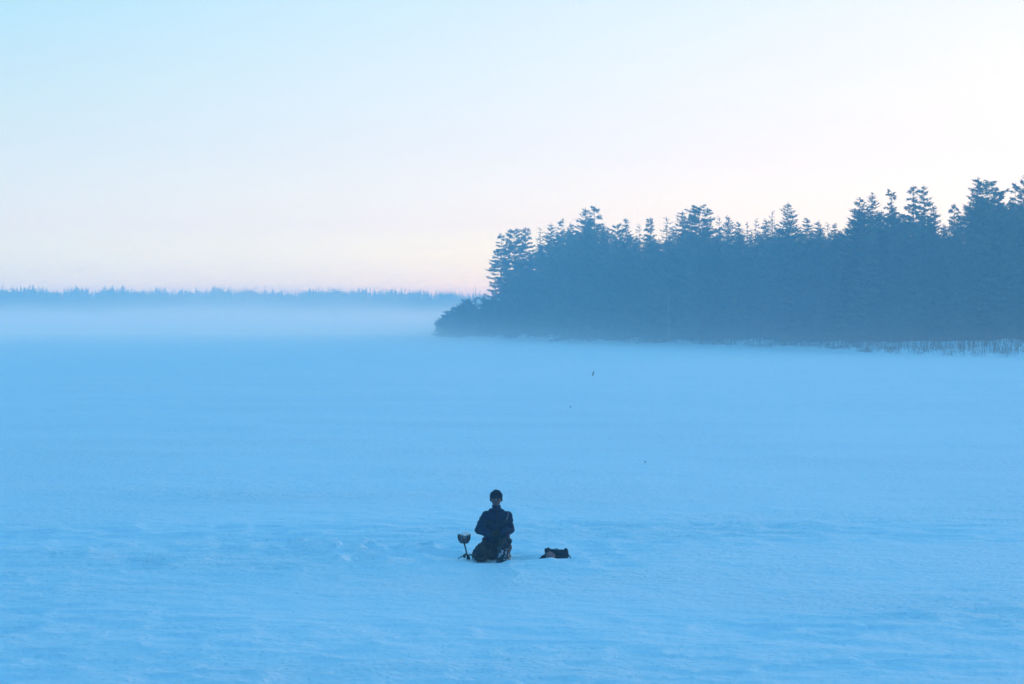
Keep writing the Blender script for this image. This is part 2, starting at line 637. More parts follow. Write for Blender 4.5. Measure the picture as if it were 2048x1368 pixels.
def bare_tree(seed, h=14.0, pale=False):
    rnd = random.Random(seed)
    wood = trunk_mesh(h, 0.11, rnd, None, lean=0.02)
    t = Tris()

    def limb(p, d, ln, r, depth):
        pts = [p]
        dd = d.copy()
        for k in range(3):
            dd = (dd + V(rnd.uniform(-.25, .25), rnd.uniform(-.25, .25), rnd.uniform(-.05, .2))).normalized()
            pts.append(pts[-1] + dd * ln / 3)
        t.tube(pts, [r, r * .8, r * .55, r * .3], 3)
        if depth < 2:
            for k in range(5 if depth == 0 else 4):
                s = rnd.uniform(0.25, 1.0)
                j = min(int(s * 3), 2)
                q0 = pts[j].lerp(pts[j + 1], s * 3 - j if s < 1 else 1)
                nd = (dd + V(rnd.uniform(-.9, .9), rnd.uniform(-.9, .9), rnd.uniform(-.2, .6))).normalized()
                limb(q0, nd, ln * rnd.uniform(.4, .62), r * .5, depth + 1)
    n = 16
    for k in range(n):
        z = h * (0.25 + 0.72 * k / n)
        a = rnd.random() * 6.28
        e = rnd.uniform(0.5, 1.1)
        limb(V(0, 0, z), V(math.cos(a) * math.cos(e), math.sin(a) * math.cos(e), math.sin(e)), h * 0.20 * (1.15 - 0.7 * k / n), 0.035, 0)
    return t.mesh('bare_crown', M['twig']), wood.mesh('bare_trunk', M['birch_bark'] if pale else M['bark'], True)


PROTO = {
    'S': [spruce(s, 20, 4.3, 0.04, 1.0, 0.45, 0.72, 0.38) for s in (1, 2, 3, 4)],
    'N': [spruce(s, 20, 3.3, 0.05, 1.0, 0.42, 0.66, 0.42) for s in (5, 6)],
    'O': [spruce(s, 20, 3.4, 0.10, 0.60, 0.85, 0.70, 0.45) for s in (7, 8)],       # open, thin spruce
    'P': [pine(s, 20, 5.0, 0.28, 'layer', 0.95, 5, 0.44, 1.5) for s in (9, 10, 11)],
    'D': [pine(s, 20, 3.9, 0.42, 'dome', 0.62, 6, 0.44, 1.25) for s in (12, 13, 14)],
    'R': [pine(s, 20, 8.5, 0.02, 'dome', 1.1, 8, 1.3, 0.7) for s in (23, 24, 25)],      # rounded bush
    'B': [bare_tree(s, 14, s % 2 == 0) for s in (15, 16, 17)],
    'Y': [spruce(s, 20, 7.5, 0.01, 1.3, 0.80, 0.62, 0.35) for s in (18, 19, 20)],   # young, broad, branched to the ground
}
REF_H = {'B': 14.0}
KIND_NAME = {'S': 'spruce_tree', 'N': 'spruce_tree', 'O': 'spruce_tree', 'P': 'pine_tree', 'D': 'pine_tree', 'B': 'bare_tree', 'Y': 'young_spruce', 'R': 'bushy_pine'}
_use = {}


def plant(kind, x, y, h, width, label, group, rz=None, variant=None):
    z = ground_z(x, y)
    n = _use.get(kind, 0)
    _use[kind] = n + 1
    crown, trunk = PROTO[kind][(n if variant is None else variant) % len(PROTO[kind])]
    e = empty(KIND_NAME[kind], (x, y, z - 0.05), random.uniform(0, 6.28) if rz is None else rz)
    s = h / REF_H.get(kind, 20.0)
    e.scale = (s * width, s * width, s)
    tag(e, label, 'tree', group)
    link('trunk', trunk, e)
    link('crown', crown, e)
    return e


def plant_px(kind, px, top, width, off, label, group='trees of the wooded point', **kw):
    d = shore_d(px) + off + (0.0 if kind == 'B' else float(np.interp(px, [1400, 1560, 1700, 1880, 2048], [0, 5, 14, 26, 26])))
    x = (px - 1024.0) / F_PX * d
    h = CAM_H + (HORIZON - top) / F_PX * d - ground_z(x, d)
    return plant(kind, x, d, h, width, label, group, **kw)


# (kind, px, top y, width, metres behind the shore, label)
SKYLINE = [
    ('R', 884, 636, 1.15, 3, 'lowest rounded bush at the very tip of the wooded point'),
    ('R', 900, 622, 0.95, 5, 'second rounded bush from the tip of the wooded point'),
    ('R', 917, 612, 0.85, 7, 'third rounded bush from the tip of the wooded point'),
    ('R', 934, 600, 0.80, 8, 'fourth rounded bush up the slope from the tip of the point'),
    ('Y', 951, 594, 0.70, 9, 'first pointed young spruce from the tip, left of the layered pine'),
    ('Y', 968, 586, 0.62, 8, 'young spruce below the drooping left branches of the layered pine'),
    ('Y', 990, 574, 0.58, 7, 'young spruce directly under the leftmost tall layered pine'),
    ('P', 1002, 467, 0.95, 14, 'leftmost tall pine with long layered branches open to the sky'),
    ('P', 1010, 500, 0.70, 24, 'slimmer pine close behind the leftmost layered pine'),
    ('D', 1028, 456, 0.80, 20, 'flat-topped pine just right of the leftmost layered pine'),
    ('P', 1052, 450, 0.85, 16, 'feathery pine between the flat-topped pine and the thin open spruce'),
    ('S', 1040, 505, 0.95, 12, 'shorter spruce under the flat-topped and feathery pines'),
    ('O', 1080, 451, 0.85, 16, 'thin open spruce with bare twigs beside the first dense trees'),
    ('S', 1102, 444, 0.95, 10, 'first dense spruce, steep left edge of the dark wood'),
    ('P', 1122, 437, 0.70, 16, 'small-crowned pine between the dense left spruce and the double peak'),
    ('S', 1141, 442, 0.90, 12, 'spruce with a leaning tip at the left foot of the double peak'),
    ('S', 1171, 413, 1.20, 10, 'dense left half of the tall double peak'),
    ('P', 1190, 408, 1.00, 14, 'open airy pine crown forming the right half of the double peak'),
    ('S', 1206, 447, 0.90, 8, 'spruce on the right shoulder of the double peak'),
    ('D', 1234, 444, 0.55, 18, 'small round-headed pine in the gap right of the double peak'),
    ('N', 1251, 436, 1.00, 12, 'pointed spruce right of the small round-headed pine'),
    ('O', 1278, 447, 0.90, 20, 'thin sparse treetop between the pointed spruce and the leaning-branched tree'),
    ('P', 1300, 430, 0.75, 14, 'pine with long left-reaching top branches'),
    ('O', 1333, 430, 1.10, 16, 'see-through sparse spruce left of the broad twin crowns'),
    ('S', 1364, 419, 1.10, 12, 'pointed left one of the broad twin crowns mid-wood'),
    ('D', 1399, 410, 0.95, 14, 'rounded open right one of the broad twin crowns mid-wood'),
    ('O', 1438, 431, 0.80, 18, 'thin spruce with a bare spiky top right of the rounded crown'),
    ('N', 1456, 430, 1.05, 14, 'slim full spruce beside the bare spiky top'),
    ('N', 1477, 443, 0.95, 12, 'low small spruce tip in the dip of the skyline'),
    ('O', 1494, 440, 0.90, 20, 'sparse pale treetop just right of the dip in the skyline'),
    ('O', 1512, 436, 0.80, 22, 'twiggy treetop left of the short blunt spruce'),
    ('N', 1532, 437, 1.15, 12, 'short blunt spruce left of the knobbly tall tree'),
    ('O', 1545, 417, 0.70, 20, 'thin spire touching the left side of the knobbly tall tree'),
    ('S', 1576, 401, 1.10, 12, 'knobbly tall spruce with broad shoulders standing alone above the wood'),
    ('N', 1614, 435, 1.20, 12, 'blunt spruce right of the knobbly tall tree'),
    ('N', 1636, 440, 1.00, 14, 'small pointed spruce in the low stretch before the right rise'),
    ('O', 1655, 444, 1.00, 20, 'faint twiggy treetop in the low stretch before the right rise'),
    ('N', 1668, 446, 1.00, 12, 'last low spruce before the wood rises on the right'),
    ('S', 1720, 390, 1.15, 10, 'ragged spruce where the wood steps up on the right'),
    ('S', 1744, 385, 0.95, 14, 'spruce directly right of the ragged step in the wood'),
    ('P', 1782, 379, 0.75, 12, 'slim pine between the stepped spruces and the forked crown'),
    ('P', 1826, 367, 0.85, 12, 'spiky left half of the broad forked crown'),
    ('S', 1847, 366, 0.85, 10, 'upright right half of the broad forked crown'),
    ('N', 1867, 411, 1.00, 8, 'short spruce under the right side of the forked crown'),
    ('P', 1908, 402, 0.80, 12, 'low feathery pine right of the gap beside the forked crown'),
    ('S', 1955, 348, 1.00, 10, 'tallest spruce towards the right edge of the wood'),
    ('D', 1974, 358, 0.75, 12, 'open crown leaning against the right of the tallest spruce'),
    ('P', 1997, 376, 0.80, 10, 'lower pine right of the tallest spruce'),
    ('P', 2031, 361, 0.75, 12, 'feathery pine second from the right picture edge'),
    ('S', 2050, 345, 0.90, 10, 'tall spruce cut by the right picture edge'),
]
for k in range(16):
    p_ = 882 + k * 7.5
    SKYLINE.append(('YRR'[k % 3], p_, float(np.interp(p_, [870, 900, 960, 1000], [652, 630, 600, 582])) + 4 + (k * 37 % 17), 0.9, 12 + (k * 53 % 23), None))
for kind, px, top, width, off, label in SKYLINE:
    if label is None:
        plant_px(kind, px, top, width, off, 'low bushy evergreen in the sloping thicket at the tip of the point', 'thicket at the tip of the point')
        continue
    plant_px(kind, px, top, width, off, label)

ENV = [(870, 655), (900, 632), (960, 600), (990, 580), (1015, 540), (1040, 505), (1070, 495), (1088, 472), (1100, 458), (1145, 456), (1165, 436),
       (1200, 436), (1218, 464), (1340, 458), (1365, 446), (1420, 444), (1445, 456), (1530, 456), (1560, 446), (1600, 450), (1690, 455), (1715, 414),
       (1785, 412), (1860, 424), (1885, 442), (1920, 424), (1945, 392), (1985, 388), (2010, 392), (2060, 388), (2200, 380), (2400, 370)]
EX = [p[0] for p in ENV]
EY = [p[1] for p in ENV]
frnd = random.Random(5)
FILL_LABEL = 'hazy dark conifer inside the wooded point, its tip below the skyline'
for row, (step, o0, o1, drop) in enumerate([(25, 6, 12, 70), (24, 10, 22, 26), (22, 22, 40, 10), (32, 42, 60, 14)]):
    px = 1000.0 + row * 7 if row else 985.0
    while px < 2110:
        p = px + frnd.uniform(-6, 6)
        top = float(np.interp(p, EX, EY)) + frnd.uniform(2, drop) + (0 if row else 18)
        k = frnd.choice('SSSNY' if row == 0 else 'SSSNSD')
        top += 14.0 if k == 'D' else 0.0
        w = frnd.uniform(0.95, 1.3) if k != 'Y' else frnd.uniform(0.55, 0.75)
        plant_px(k, p, top, w, frnd.uniform(o0, o1), FILL_LABEL, 'conifers filling the wooded point')
        px += step * frnd.uniform(0.8, 1.2)
for k, (px, top, w) in enumerate([(1112, 600, 1.0), (1136, 560, 1.0), (1151, 590, 0.9), (1163, 585, 1.0), (1176, 570, 1.0), (1252, 600, 1.0), (1300, 590, 1.0), (1338, 575, 1.1), (1402, 600, 1.0), (1520, 590, 1.1)]):
    plant_px('B', px, top, w, frnd.uniform(-0.5, 1.0), 'thin bare deciduous tree at the snowy foot of the dark wood', 'bare trees along the edge of the wood')


# ------------------------------------------------------------------ undergrowth and reeds on the shore (nobody could count them)
def stems(name, spots, mat, label, cat, hmin, hmax, wid, lean, branch=0):
    t = Tris()
    rnd = random.Random(len(name))
    zs = snow_height(np.array([p[0] for p in spots]), np.array([p[1] for p in spots])) - 0.05
    for (x, y, sc), z in zip(spots, zs):
        z = float(z)
        h = rnd.uniform(hmin, hmax) * sc
        a = rnd.random() * 6.28
        l = rnd.uniform(0, lean) * h
        top = V(x + l * math.cos(a), y + l * math.sin(a), z + h)
        b = V(x, y, z)
        w = wid * rnd.uniform(0.7, 1.3)
        for ang in (0.3, 1.9):
            s = V(math.cos(ang + a), math.sin(ang + a), 0) * w
            t.tri(b - s, b + s, top)
        for k in range(branch):
            f = rnd.uniform(0.3, 0.9)
            p = b.lerp(top, f)
            a2 = rnd.random() * 6.28
            q0 = p + V(math.cos(a2) * 0.35, math.sin(a2) * 0.35, rnd.uniform(0.2, 0.6)) * h * 0.35
            s = V(-math.sin(a2), math.cos(a2), 0.3) * w * 0.6
            t.tri(p - s, p + s, q0)
    o = link(name, t.mesh(name, mat))
    return tag(o, label, cat, kind='stuff')


srnd = random.Random(21)


def shore_spots(n, p0, p1, o0, o1, clump=None):
    out = []
    while len(out) < n:
        px = srnd.uniform(p0, p1)
        if clump and math.sin(px * clump) + 0.5 * math.sin(px * clump * 2.7 + 1) < srnd.uniform(-1.2, 1.0):
            continue
        d = shore_d(px) + srnd.uniform(o0, o1)
        out.append(((px - 1024) / F_PX * d, d, 1.0))
    return out


stems('dry_reeds', shore_spots(900, 1712, 1800, -5.0, 4.0, 0.11) + shore_spots(1000, 1790, 2100, -5.0, 10.0, 0.11) + shore_spots(500, 1560, 1712, -1.0, 5.0, 0.05) + shore_spots(140, 1425, 1445, -2.0, 1.5)
      + shore_spots(420, 1486, 1545, -5.0, 1.5), M['reed'], 'dry reeds standing in the snow along the right-hand shore', 'reeds', 0.15, 0.6, 0.013, 1.1)
stems('brushwood', shore_spots(1500, 880, 2100, 0.5, 8.0) + shore_spots(500, 1240, 1700, -1.0, 1.5, 0.045) + shore_spots(900, 1690, 2110, 4.0, 30.0), M['twig'],
      'low leafless brushwood along the foot of the dark wood', 'brushwood', 0.7, 2.4, 0.02, 0.35, 4)

# ------------------------------------------------------------------ far forest across the lake
fr = random.Random(77)
FAR = Tris()


def far_tree(t, x, y, z, h, r, rnd):
    n = max(5, int(h / 1.5))
    t.tube([V(x, y, z), V(x, y, z + h * 0.9)], [0.18, 0.04], 4)
    rot = rnd.random() * 6.28
    for k in range(n):
        f = k / n
        zz = z + h * (0.08 + 0.90 * f)
        rr = r * (1 - f) ** 0.8 + 0.18
        for j in range(5):
            a = rot + 1.2566 * j + rnd.uniform(-.4, .4) + k * 0.6
            l = rr * rnd.uniform(0.65, 1.2)
            d = V(math.cos(a), math.sin(a), 0)
            s = V(-math.sin(a), math.cos(a), 0) * l * 0.45
            c = V(x, y, zz + h / n * 0.55)
            p = V(x, y, zz) + d * l + V(0, 0, -0.3 * l)
            t.tri(c, p + s - d * .3 * l, p)
            t.tri(c, p, p - s - d * .3 * l)
            t.tri(c, p, V(x, y, zz - 0.35) + d * l * 0.5)
    for a in (0.2, 1.77):
        s = V(math.cos(a), math.sin(a), 0) * 0.22
        t.tri(V(x, y, z + h * .93) - s, V(x, y, z + h * .93) + s, V(x, y, z + h * 1.02))


FAR_ENV = [(-600, 578), (0, 577), (40, 578), (66, 574), (100, 583), (160, 576), (185, 583), (245, 574), (270, 584), (320, 579), (345, 586), (360, 577), (385, 585),
           (430, 577), (450, 580), (520, 582), (560, 584), (600, 584), (640, 579), (700, 580), (760, 581), (820, 582), (880, 585), (960, 590), (1400, 588), (2700, 582)]
FEX = [p[0] for p in FAR_ENV]
FEY = [p[1] for p in FAR_ENV]
for row, (d0, stp, lo, hi, r0, r1) in enumerate([(1150, 9.0, 0, 16, 1.3, 2.1), (1160, 7.0, -3, 9, 1.2, 2.0), (1172, 7.0, -3, 8, 1.2, 2.0), (1186, 5.0, 2, 10, 1.8, 2.8),
                                                 (1200, 4.5, 3, 10, 2.0, 3.0), (1216, 4.5, 3, 10, 2.0, 3.0), (1234, 5.0, 5, 14, 2.0, 3.0), (1252, 5.0, 5, 13, 2.4, 3.2), (1270, 5.0, 5, 13, 2.4, 3.2)]):
    px = -420.0
    while px < 1900:
        p = px + fr.uniform(-3, 3)
        d = d0 + fr.uniform(-5, 5) + 12 * math.sin(px / 90.0)
        top = float(np.interp(p, FEX, FEY)) + fr.uniform(lo, hi) + 2.0 * math.sin(p * 0.11) - 4.0
        x = (p - 1024) / F_PX * d
        z = ground_z(x, d) - 0.2
        h = CAM_H + (HORIZON - top) / F_PX * d - z
        far_tree(FAR, x, d, z, h, fr.uniform(r0, r1), fr)
        px += stp * fr.uniform(0.6, 1.4) * (1 if 0 < px < 1000 else 1.6)
ff = link('far_forest', FAR.mesh('far_forest', M['needles']))
tag(ff, 'pale blue line of forest on the far shore behind the mist', 'forest', kind='stuff')
for px, top, lab in [(5, 569, 'distant spruce tip at the left picture edge of the far forest'),
                     (67, 569, 'distant pointed spruce first peak from the left in the far forest'),
                     (245, 569, 'distant highest cluster tip in the left half of the far forest'),
                     (311, 574, 'distant small spruce right of the highest far cluster'),
                     (426, 571, 'distant spruce peak midway along the far forest'),
                     (512, 571, 'distant thin spire, left one of a close pair on the far shore'),
                     (531, 569, 'distant thin spire, right and taller one of a close pair'),
                     (637, 572, 'distant spire over the palest stretch of the far forest'),
                     (676, 575, 'distant spire right of the palest stretch of the far forest'),
                     (951, 575, 'distant lone spire just left of the wooded point')]:
    d = 1142.0
    x = (px - 1024) / F_PX * d
    z = ground_z(x, d) - 0.2
    t = Tris()
    h = CAM_H + (HORIZON - top) / F_PX * d - z
    far_tree(t, 0, 0, 0, h, 1.25, fr)
    nt_ = 12            # verts of the little trunk come first
    e = empty('distant_spruce', (x, d, z))
    tag(e, lab, 'tree', 'spires standing out of the far forest')
    tr = Tris()
    tr.tube([V(0, 0, 0), V(0, 0, h * 0.9)], [0.18, 0.04], 5)
    t.f = [f for f in t.f if min(f) >= 8]
    link('crown', t.mesh('distant_crown', M['needles']), e)
    link('trunk', tr.mesh('distant_trunk', M['bark']), e)

# ------------------------------------------------------------------ the kneeling angler, built from rounded masses fused into continuous skins
PX = PERSON_Y / F_PX            # metres per photo pixel at the angler
M['jacket'] = principled('jacket', (0.005, 0.015, 0.048), 0.8, 0.15, ((0.009, 0.021, 0.058), 7.0, 0.4, 0.7), (38.0, 0.35, 0.01))
M['trousers'] = principled('trousers', (0.046, 0.042, 0.042), 0.9, 0.12, ((0.008, 0.013, 0.026), 6.0, 0.42, 0.62), (45.0, 0.4, 0.01))
M['cap'] = principled('cap_wool', (0.006, 0.012, 0.028), 0.95, 0.1, None, (120.0, 0.5, 0.004))
M['skin'] = principled('skin', (0.115, 0.08, 0.088), 0.6, 0.2, ((0.08, 0.055, 0.065), 18.0, 0.4, 0.7))
M['glove'] = principled('glove', (0.014, 0.014, 0.016), 0.8, 0.2, None, (90.0, 0.4, 0.004))
M['eye'] = principled('eye', (0.02, 0.015, 0.012), 0.25, 0.5)
M['boot'] = principled('boot_rubber', (0.014, 0.016, 0.022), 0.6, 0.35, ((0.28, 0.34, 0.46), 15.0, 0.575, 0.66))
M['piping'] = principled('reflective_piping', (0.12, 0.11, 0.14), 0.6, 0.4)
M['trim'] = principled('dark_trim', (0.006, 0.006, 0.008), 0.6, 0.3)
M['fresh'] = principled('heaped_snow', (0.80, 0.85, 0.91), 0.7, 0.15, ((0.5, 0.55, 0.62), 30.0, 0.5, 0.65), (60.0, 0.5, 0.01))
M['clump'] = principled('snow_clump', (0.34, 0.40, 0.52), 0.7, 0.15, None, (60.0, 0.5, 0.01))


def fuse(name, blobs, mat, voxel, parent=None, smooth=5, wrinkle=0.0, wscale=0.08, seed=0, flatten=None):
    """blobs: (p0, r0, p1, r1) tapered capsules or (p, (rx, ry, rz)) ellipsoids -> one continuous skin"""
    bm = bmesh.new()
    for b in blobs:
        if len(b) == 2:
            p, r = b
            bmesh.ops.create_icosphere(bm, subdivisions=3, radius=1.0, matrix=Matrix.Translation(p) @ Matrix.Diagonal((*r, 1.0)))
        else:
            p0, r0, p1, r1 = Vector(b[0]), b[1], Vector(b[2]), b[3]
            n = max(2, int((p1 - p0).length / (0.28 * min(r0, r1))) + 1)
            for k in range(n + 1):
                s = k / n
                bmesh.ops.create_icosphere(bm, subdivisions=2, radius=r0 + (r1 - r0) * s, matrix=Matrix.Translation(p0.lerp(p1, s)))
    me = bpy.data.meshes.new(name)
    bm.to_mesh(me)
    bm.free()
    tmp = bpy.data.objects.new(name + '_tmp', me)
    COL.objects.link(tmp)
    rm = tmp.modifiers.new('r', 'REMESH')
    rm.mode = 'VOXEL'
    rm.voxel_size = voxel
    sm = tmp.modifiers.new('s', 'SMOOTH')
    sm.factor = 0.5
    sm.iterations = smooth
    dg = bpy.context.evaluated_depsgraph_get()
    ev = tmp.evaluated_get(dg)
    out = bpy.data.meshes.new_from_object(ev)
    bpy.data.objects.remove(tmp)
    bpy.data.meshes.remove(me)
    out.name = name
    n = len(out.vertices)
    co = np.empty(n * 3, np.float32)
    out.vertices.foreach_get('co', co)
    co = co.reshape(-1, 3)
    if wrinkle:
        no = np.empty(n * 3, np.float32)
        out.vertices.foreach_get('normal', no)
        no = no.reshape(-1, 3)
        a = vnoise(co[:, 0] / wscale + co[:, 2] * 3 + seed, co[:, 2] / (wscale * 0.45) + co[:, 1] * 6 + seed * 3)
        b = vnoise(co[:, 1] / wscale + seed + 9, co[:, 2] / (wscale * 0.6) + co[:, 0] * 5 + seed)
        co = co + no * ((a + b) * wrinkle)[:, None]
        out.vertices.foreach_set('co', co.astype(np.float32).ravel())
    out.materials.clear()
    out.materials.append(mat)
    out.polygons.foreach_set('use_smooth', [True] * len(out.polygons))
    out.update()
    return link(name, out, parent)


def ribbon(name, pts, width, normal_from, mat, parent, thick=0.004):
    """a flat band laid along points, facing away from normal_from"""
    t = Tris()
    rows = []
    for k, p in enumerate(pts):
        p = Vector(p)
        d = (Vector(pts[min(k + 1, len(pts) - 1)]) - Vector(pts[max(k - 1, 0)])).normalized()
        nrm = (p - Vector(normal_from)).normalized()
        s = d.cross(nrm).normalized() * width / 2
        rows.append((p - s, p + s, p + s + nrm * thick, p - s + nrm * thick))
    for a, b in zip(rows[:-1], rows[1:]):
        for i in range(4):
            j = (i + 1) % 4
            t.quad(a[i], a[j], b[j], b[i])
    t.quad(*rows[0])
    t.quad(*rows[-1])
    return link(name, t.mesh(name, mat), parent)


angler_z = ground_z(PERSON_X, PERSON_Y) - 0.02
angler = empty('person', (PERSON_X, PERSON_Y, angler_z))
tag(angler, 'person in dark jacket and knit cap kneeling on the snow, facing the camera', 'person')

# joints (x right, y away from the camera, z up)
HIP_R, KNEE_R, ANK_R = (-0.05, 0.20, 0.33), (-0.250, -0.11, 0.160), (-0.09, 0.36, 0.10)
HIP_L, KNEE_L, ANK_L = (0.16, 0.20, 0.33), (0.185, -0.20, 0.335), (0.155, -0.27, 0.06)
SH_R, EL_R, WR_R = (-0.135, 0.10, 0.757), (-0.245, 0.06, 0.525), (-0.035, -0.135, 0.475)
SH_L, EL_L, WR_L = (0.225, 0.10, 0.757), (0.268, 0.06, 0.535), (0.105, -0.14, 0.515)
NECK = (0.045, 0.095, 0.86)
HEAD = Vector((0.036, 0.065, 1.045))
body = [(HIP_R, 0.085, KNEE_R, 0.055), (KNEE_R, 0.055, ANK_R, 0.04), (HIP_L, 0.085, KNEE_L, 0.055), (KNEE_L, 0.055, ANK_L, 0.04),
        ((-0.05, 0.2, 0.33), 0.11, (0.16, 0.2, 0.33), 0.11), ((0.055, 0.19, 0.36), 0.12, (0.05, 0.14, 0.68), 0.105), (SH_R, 0.05, SH_L, 0.05),
        (SH_R, 0.055, EL_R, 0.042), (EL_R, 0.042, WR_R, 0.03), (SH_L, 0.055, EL_L, 0.042), (EL_L, 0.042, WR_L, 0.03),
        (WR_R, 0.026, (0.02, -0.165, 0.47), 0.022), (WR_L, 0.026, (0.06, -0.165, 0.50), 0.022),
        (NECK, 0.058, (0.038, 0.075, 0.98), 0.054),
        # skull, face, jaw, chin
        (HEAD + Vector((0, 0.02, 0.03)), (0.078, 0.096, 0.10)), (HEAD + Vector((0, -0.018, -0.03)), (0.079, 0.074, 0.080)),
        (HEAD + Vector((0, -0.03, -0.072)), (0.062, 0.056, 0.046)), (HEAD + Vector((0, -0.075, -0.095)), (0.022, 0.016, 0.015)),
        # brow, cheekbones, nose, lips
        ((HEAD.x - 0.042, HEAD.y - 0.083, HEAD.z + 0.018), 0.011, (HEAD.x + 0.042, HEAD.y - 0.083, HEAD.z + 0.018), 0.011),
        (HEAD + Vector((-0.04, -0.068, -0.028)), (0.022, 0.02, 0.018)), (HEAD + Vector((0.04, -0.068, -0.028)), (0.022, 0.02, 0.018)),
        ((HEAD.x, HEAD.y - 0.092, HEAD.z + 0.008), 0.009, (HEAD.x, HEAD.y - 0.112, HEAD.z - 0.034), 0.014),
        ((HEAD.x - 0.018, HEAD.y - 0.089, HEAD.z - 0.066), 0.0085, (HEAD.x + 0.018, HEAD.y - 0.089, HEAD.z - 0.066), 0.0085),
        ((HEAD.x - 0.014, HEAD.y - 0.087, HEAD.z - 0.077), 0.009, (HEAD.x + 0.014, HEAD.y - 0.087, HEAD.z - 0.077), 0.009),
        # ears
        (HEAD + Vector((-0.088, 0.015, -0.018)), (0.014, 0.022, 0.033)), (HEAD + Vector((0.090, 0.015, -0.018)), (0.014, 0.022, 0.033))]
fuse('body', body, M['skin'], 0.0065, angler, 3)
for s in (-1, 1):
    t = bmesh.new()
    bmesh.ops.create_icosphere(t, subdivisions=2, radius=0.0135, matrix=Matrix.Translation(HEAD + Vector((0.031 * s, -0.0805, 0.000))) @ Matrix.Diagonal((1.1, 0.6, 0.6, 1)))
    em = bpy.data.meshes.new('eye')
    t.to_mesh(em)
    t.free()
    em.materials.append(M['eye'])
    link('eye', em, angler)
    fuse('eyebrow', [((HEAD.x + 0.016 * s, HEAD.y - 0.094, HEAD.z + 0.021), 0.005, (HEAD.x + 0.048 * s, HEAD.y - 0.084, HEAD.z + 0.020), 0.004)], M['eye'], 0.003, angler, 1)

# knit cap with a turned-up cuff
cap = fuse('cap', [(HEAD + Vector((0, 0.018, 0.072)), (0.099, 0.113, 0.074)), (HEAD + Vector((0.002, 0.024, 0.098)), (0.080, 0.092, 0.055))], M['cap'], 0.008, angler, 4, 0.006, 0.05, 4)
for s_ in (-1, 1):
    fuse('ear_flap', [(HEAD + Vector((0.094 * s_, 0.012, -0.006)), (0.013, 0.030, 0.040)), (HEAD + Vector((0.092 * s_, 0.012, 0.035)), (0.012, 0.034, 0.030))], M['cap'], 0.006, cap, 2)
cuff = Tris()
ring = []
for k in range(28):
    a = 2 * math.pi * k / 28
    cx, cy = HEAD.x + 0.103 * math.cos(a), HEAD.y + 0.012 + 0.117 * math.sin(a)
    dz = 0.008 * math.sin(a)
    ring.append((V(cx, cy, HEAD.z + 0.026 + dz), V(HEAD.x + 0.109 * math.cos(a), HEAD.y + 0.012 + 0.123 * math.sin(a), HEAD.z + 0.046 + dz), V(HEAD.x + 0.105 * math.cos(a), HEAD.y + 0.012 + 0.119 * math.sin(a), HEAD.z + 0.074 + dz),
                 V(HEAD.x + 0.088 * math.cos(a), HEAD.y + 0.012 + 0.10 * math.sin(a), HEAD.z + 0.072 + dz), V(HEAD.x + 0.086 * math.cos(a), HEAD.y + 0.012 + 0.098 * math.sin(a), HEAD.z + 0.028 + dz)))
for k in range(28):
    a, b = ring[k], ring[(k + 1) % 28]
    for i in range(5):
        j = (i + 1) % 5
        cuff.quad(a[i], b[i], b[j], a[j])
link('cuff', cuff.mesh('cuff', M['cap'], True), cap)

# jacket: torso, shoulders, bulky sleeves, skirt over the hips
jb = [((0.045, 0.20, 0.37), (0.225, 0.20, 0.09)), ((0.045, 0.185, 0.45), (0.235, 0.19, 0.13)), ((0.047, 0.15, 0.60), (0.222, 0.165, 0.16)), ((0.047, 0.125, 0.72), (0.212, 0.145, 0.11)),
      ((-0.085, 0.115, 0.775), 0.072, (0.18, 0.115, 0.775), 0.072), ((-0.035, 0.11, 0.828), 0.052, (0.13, 0.11, 0.828), 0.052), (NECK, 0.078, (0.042, 0.085, 0.885), 0.072),
      (SH_R, 0.083, EL_R, 0.076), (EL_R, 0.078, (-0.075, -0.115, 0.47), 0.055), (SH_L, 0.083, EL_L, 0.074), (EL_L, 0.074, (0.125, -0.135, 0.505), 0.056),
      ((-0.115, 0.10, 0.36), 0.080, (-0.03, 0.02, 0.36), 0.080), ((0.18, 0.10, 0.39), 0.095, (0.17, -0.06, 0.40), 0.080)]
jacket = fuse('jacket', jb, M['jacket'], 0.011, angler, 4, 0.022, 0.10, 2)
fuse('collar', [((0.040, 0.075, 0.875), (0.083, 0.083, 0.030)), ((0.039, 0.068, 0.915), (0.077, 0.077, 0.028)), ((0.038, 0.066, 0.938), (0.074, 0.074, 0.020))], M['jacket'], 0.008, jacket, 3, 0.008, 0.05, 8)
ribbon('zip', [(0.042, -0.022, 0.90), (0.045, -0.030, 0.80), (0.046, -0.030, 0.70), (0.046, -0.030, 0.62)], 0.016, (0.046, 0.4, 0.75), M['trim'], jacket)
ribbon('shoulder_piping', [(0.235, 0.030, 0.835), (0.238, 0.005, 0.80), (0.228, -0.004, 0.765), (0.214, -0.012, 0.72), (0.206, -0.016, 0.695)], 0.014, (0.10, 0.25, 0.72), M['piping'], jacket, 0.008)
ribbon('hem_band', [(0.045 + 0.222 * math.sin(a), 0.19 - 0.205 * math.cos(a), 0.325 + 0.02 * math.cos(a)) for a in np.linspace(-1.7, 1.7, 17)], 0.035, (0.045, 0.25, 0.325), M['trim'], jacket, 0.006)
for sx, px0 in ((-1, -0.075), (1, 0.165)):
    ribbon('pocket_flap', [(px0 - 0.055, 0.0, 0.66), (px0, -0.018, 0.662), (px0 + 0.055, 0.0, 0.66)], 0.030, (px0, 0.5, 0.66), M['trim'], jacket, 0.010)

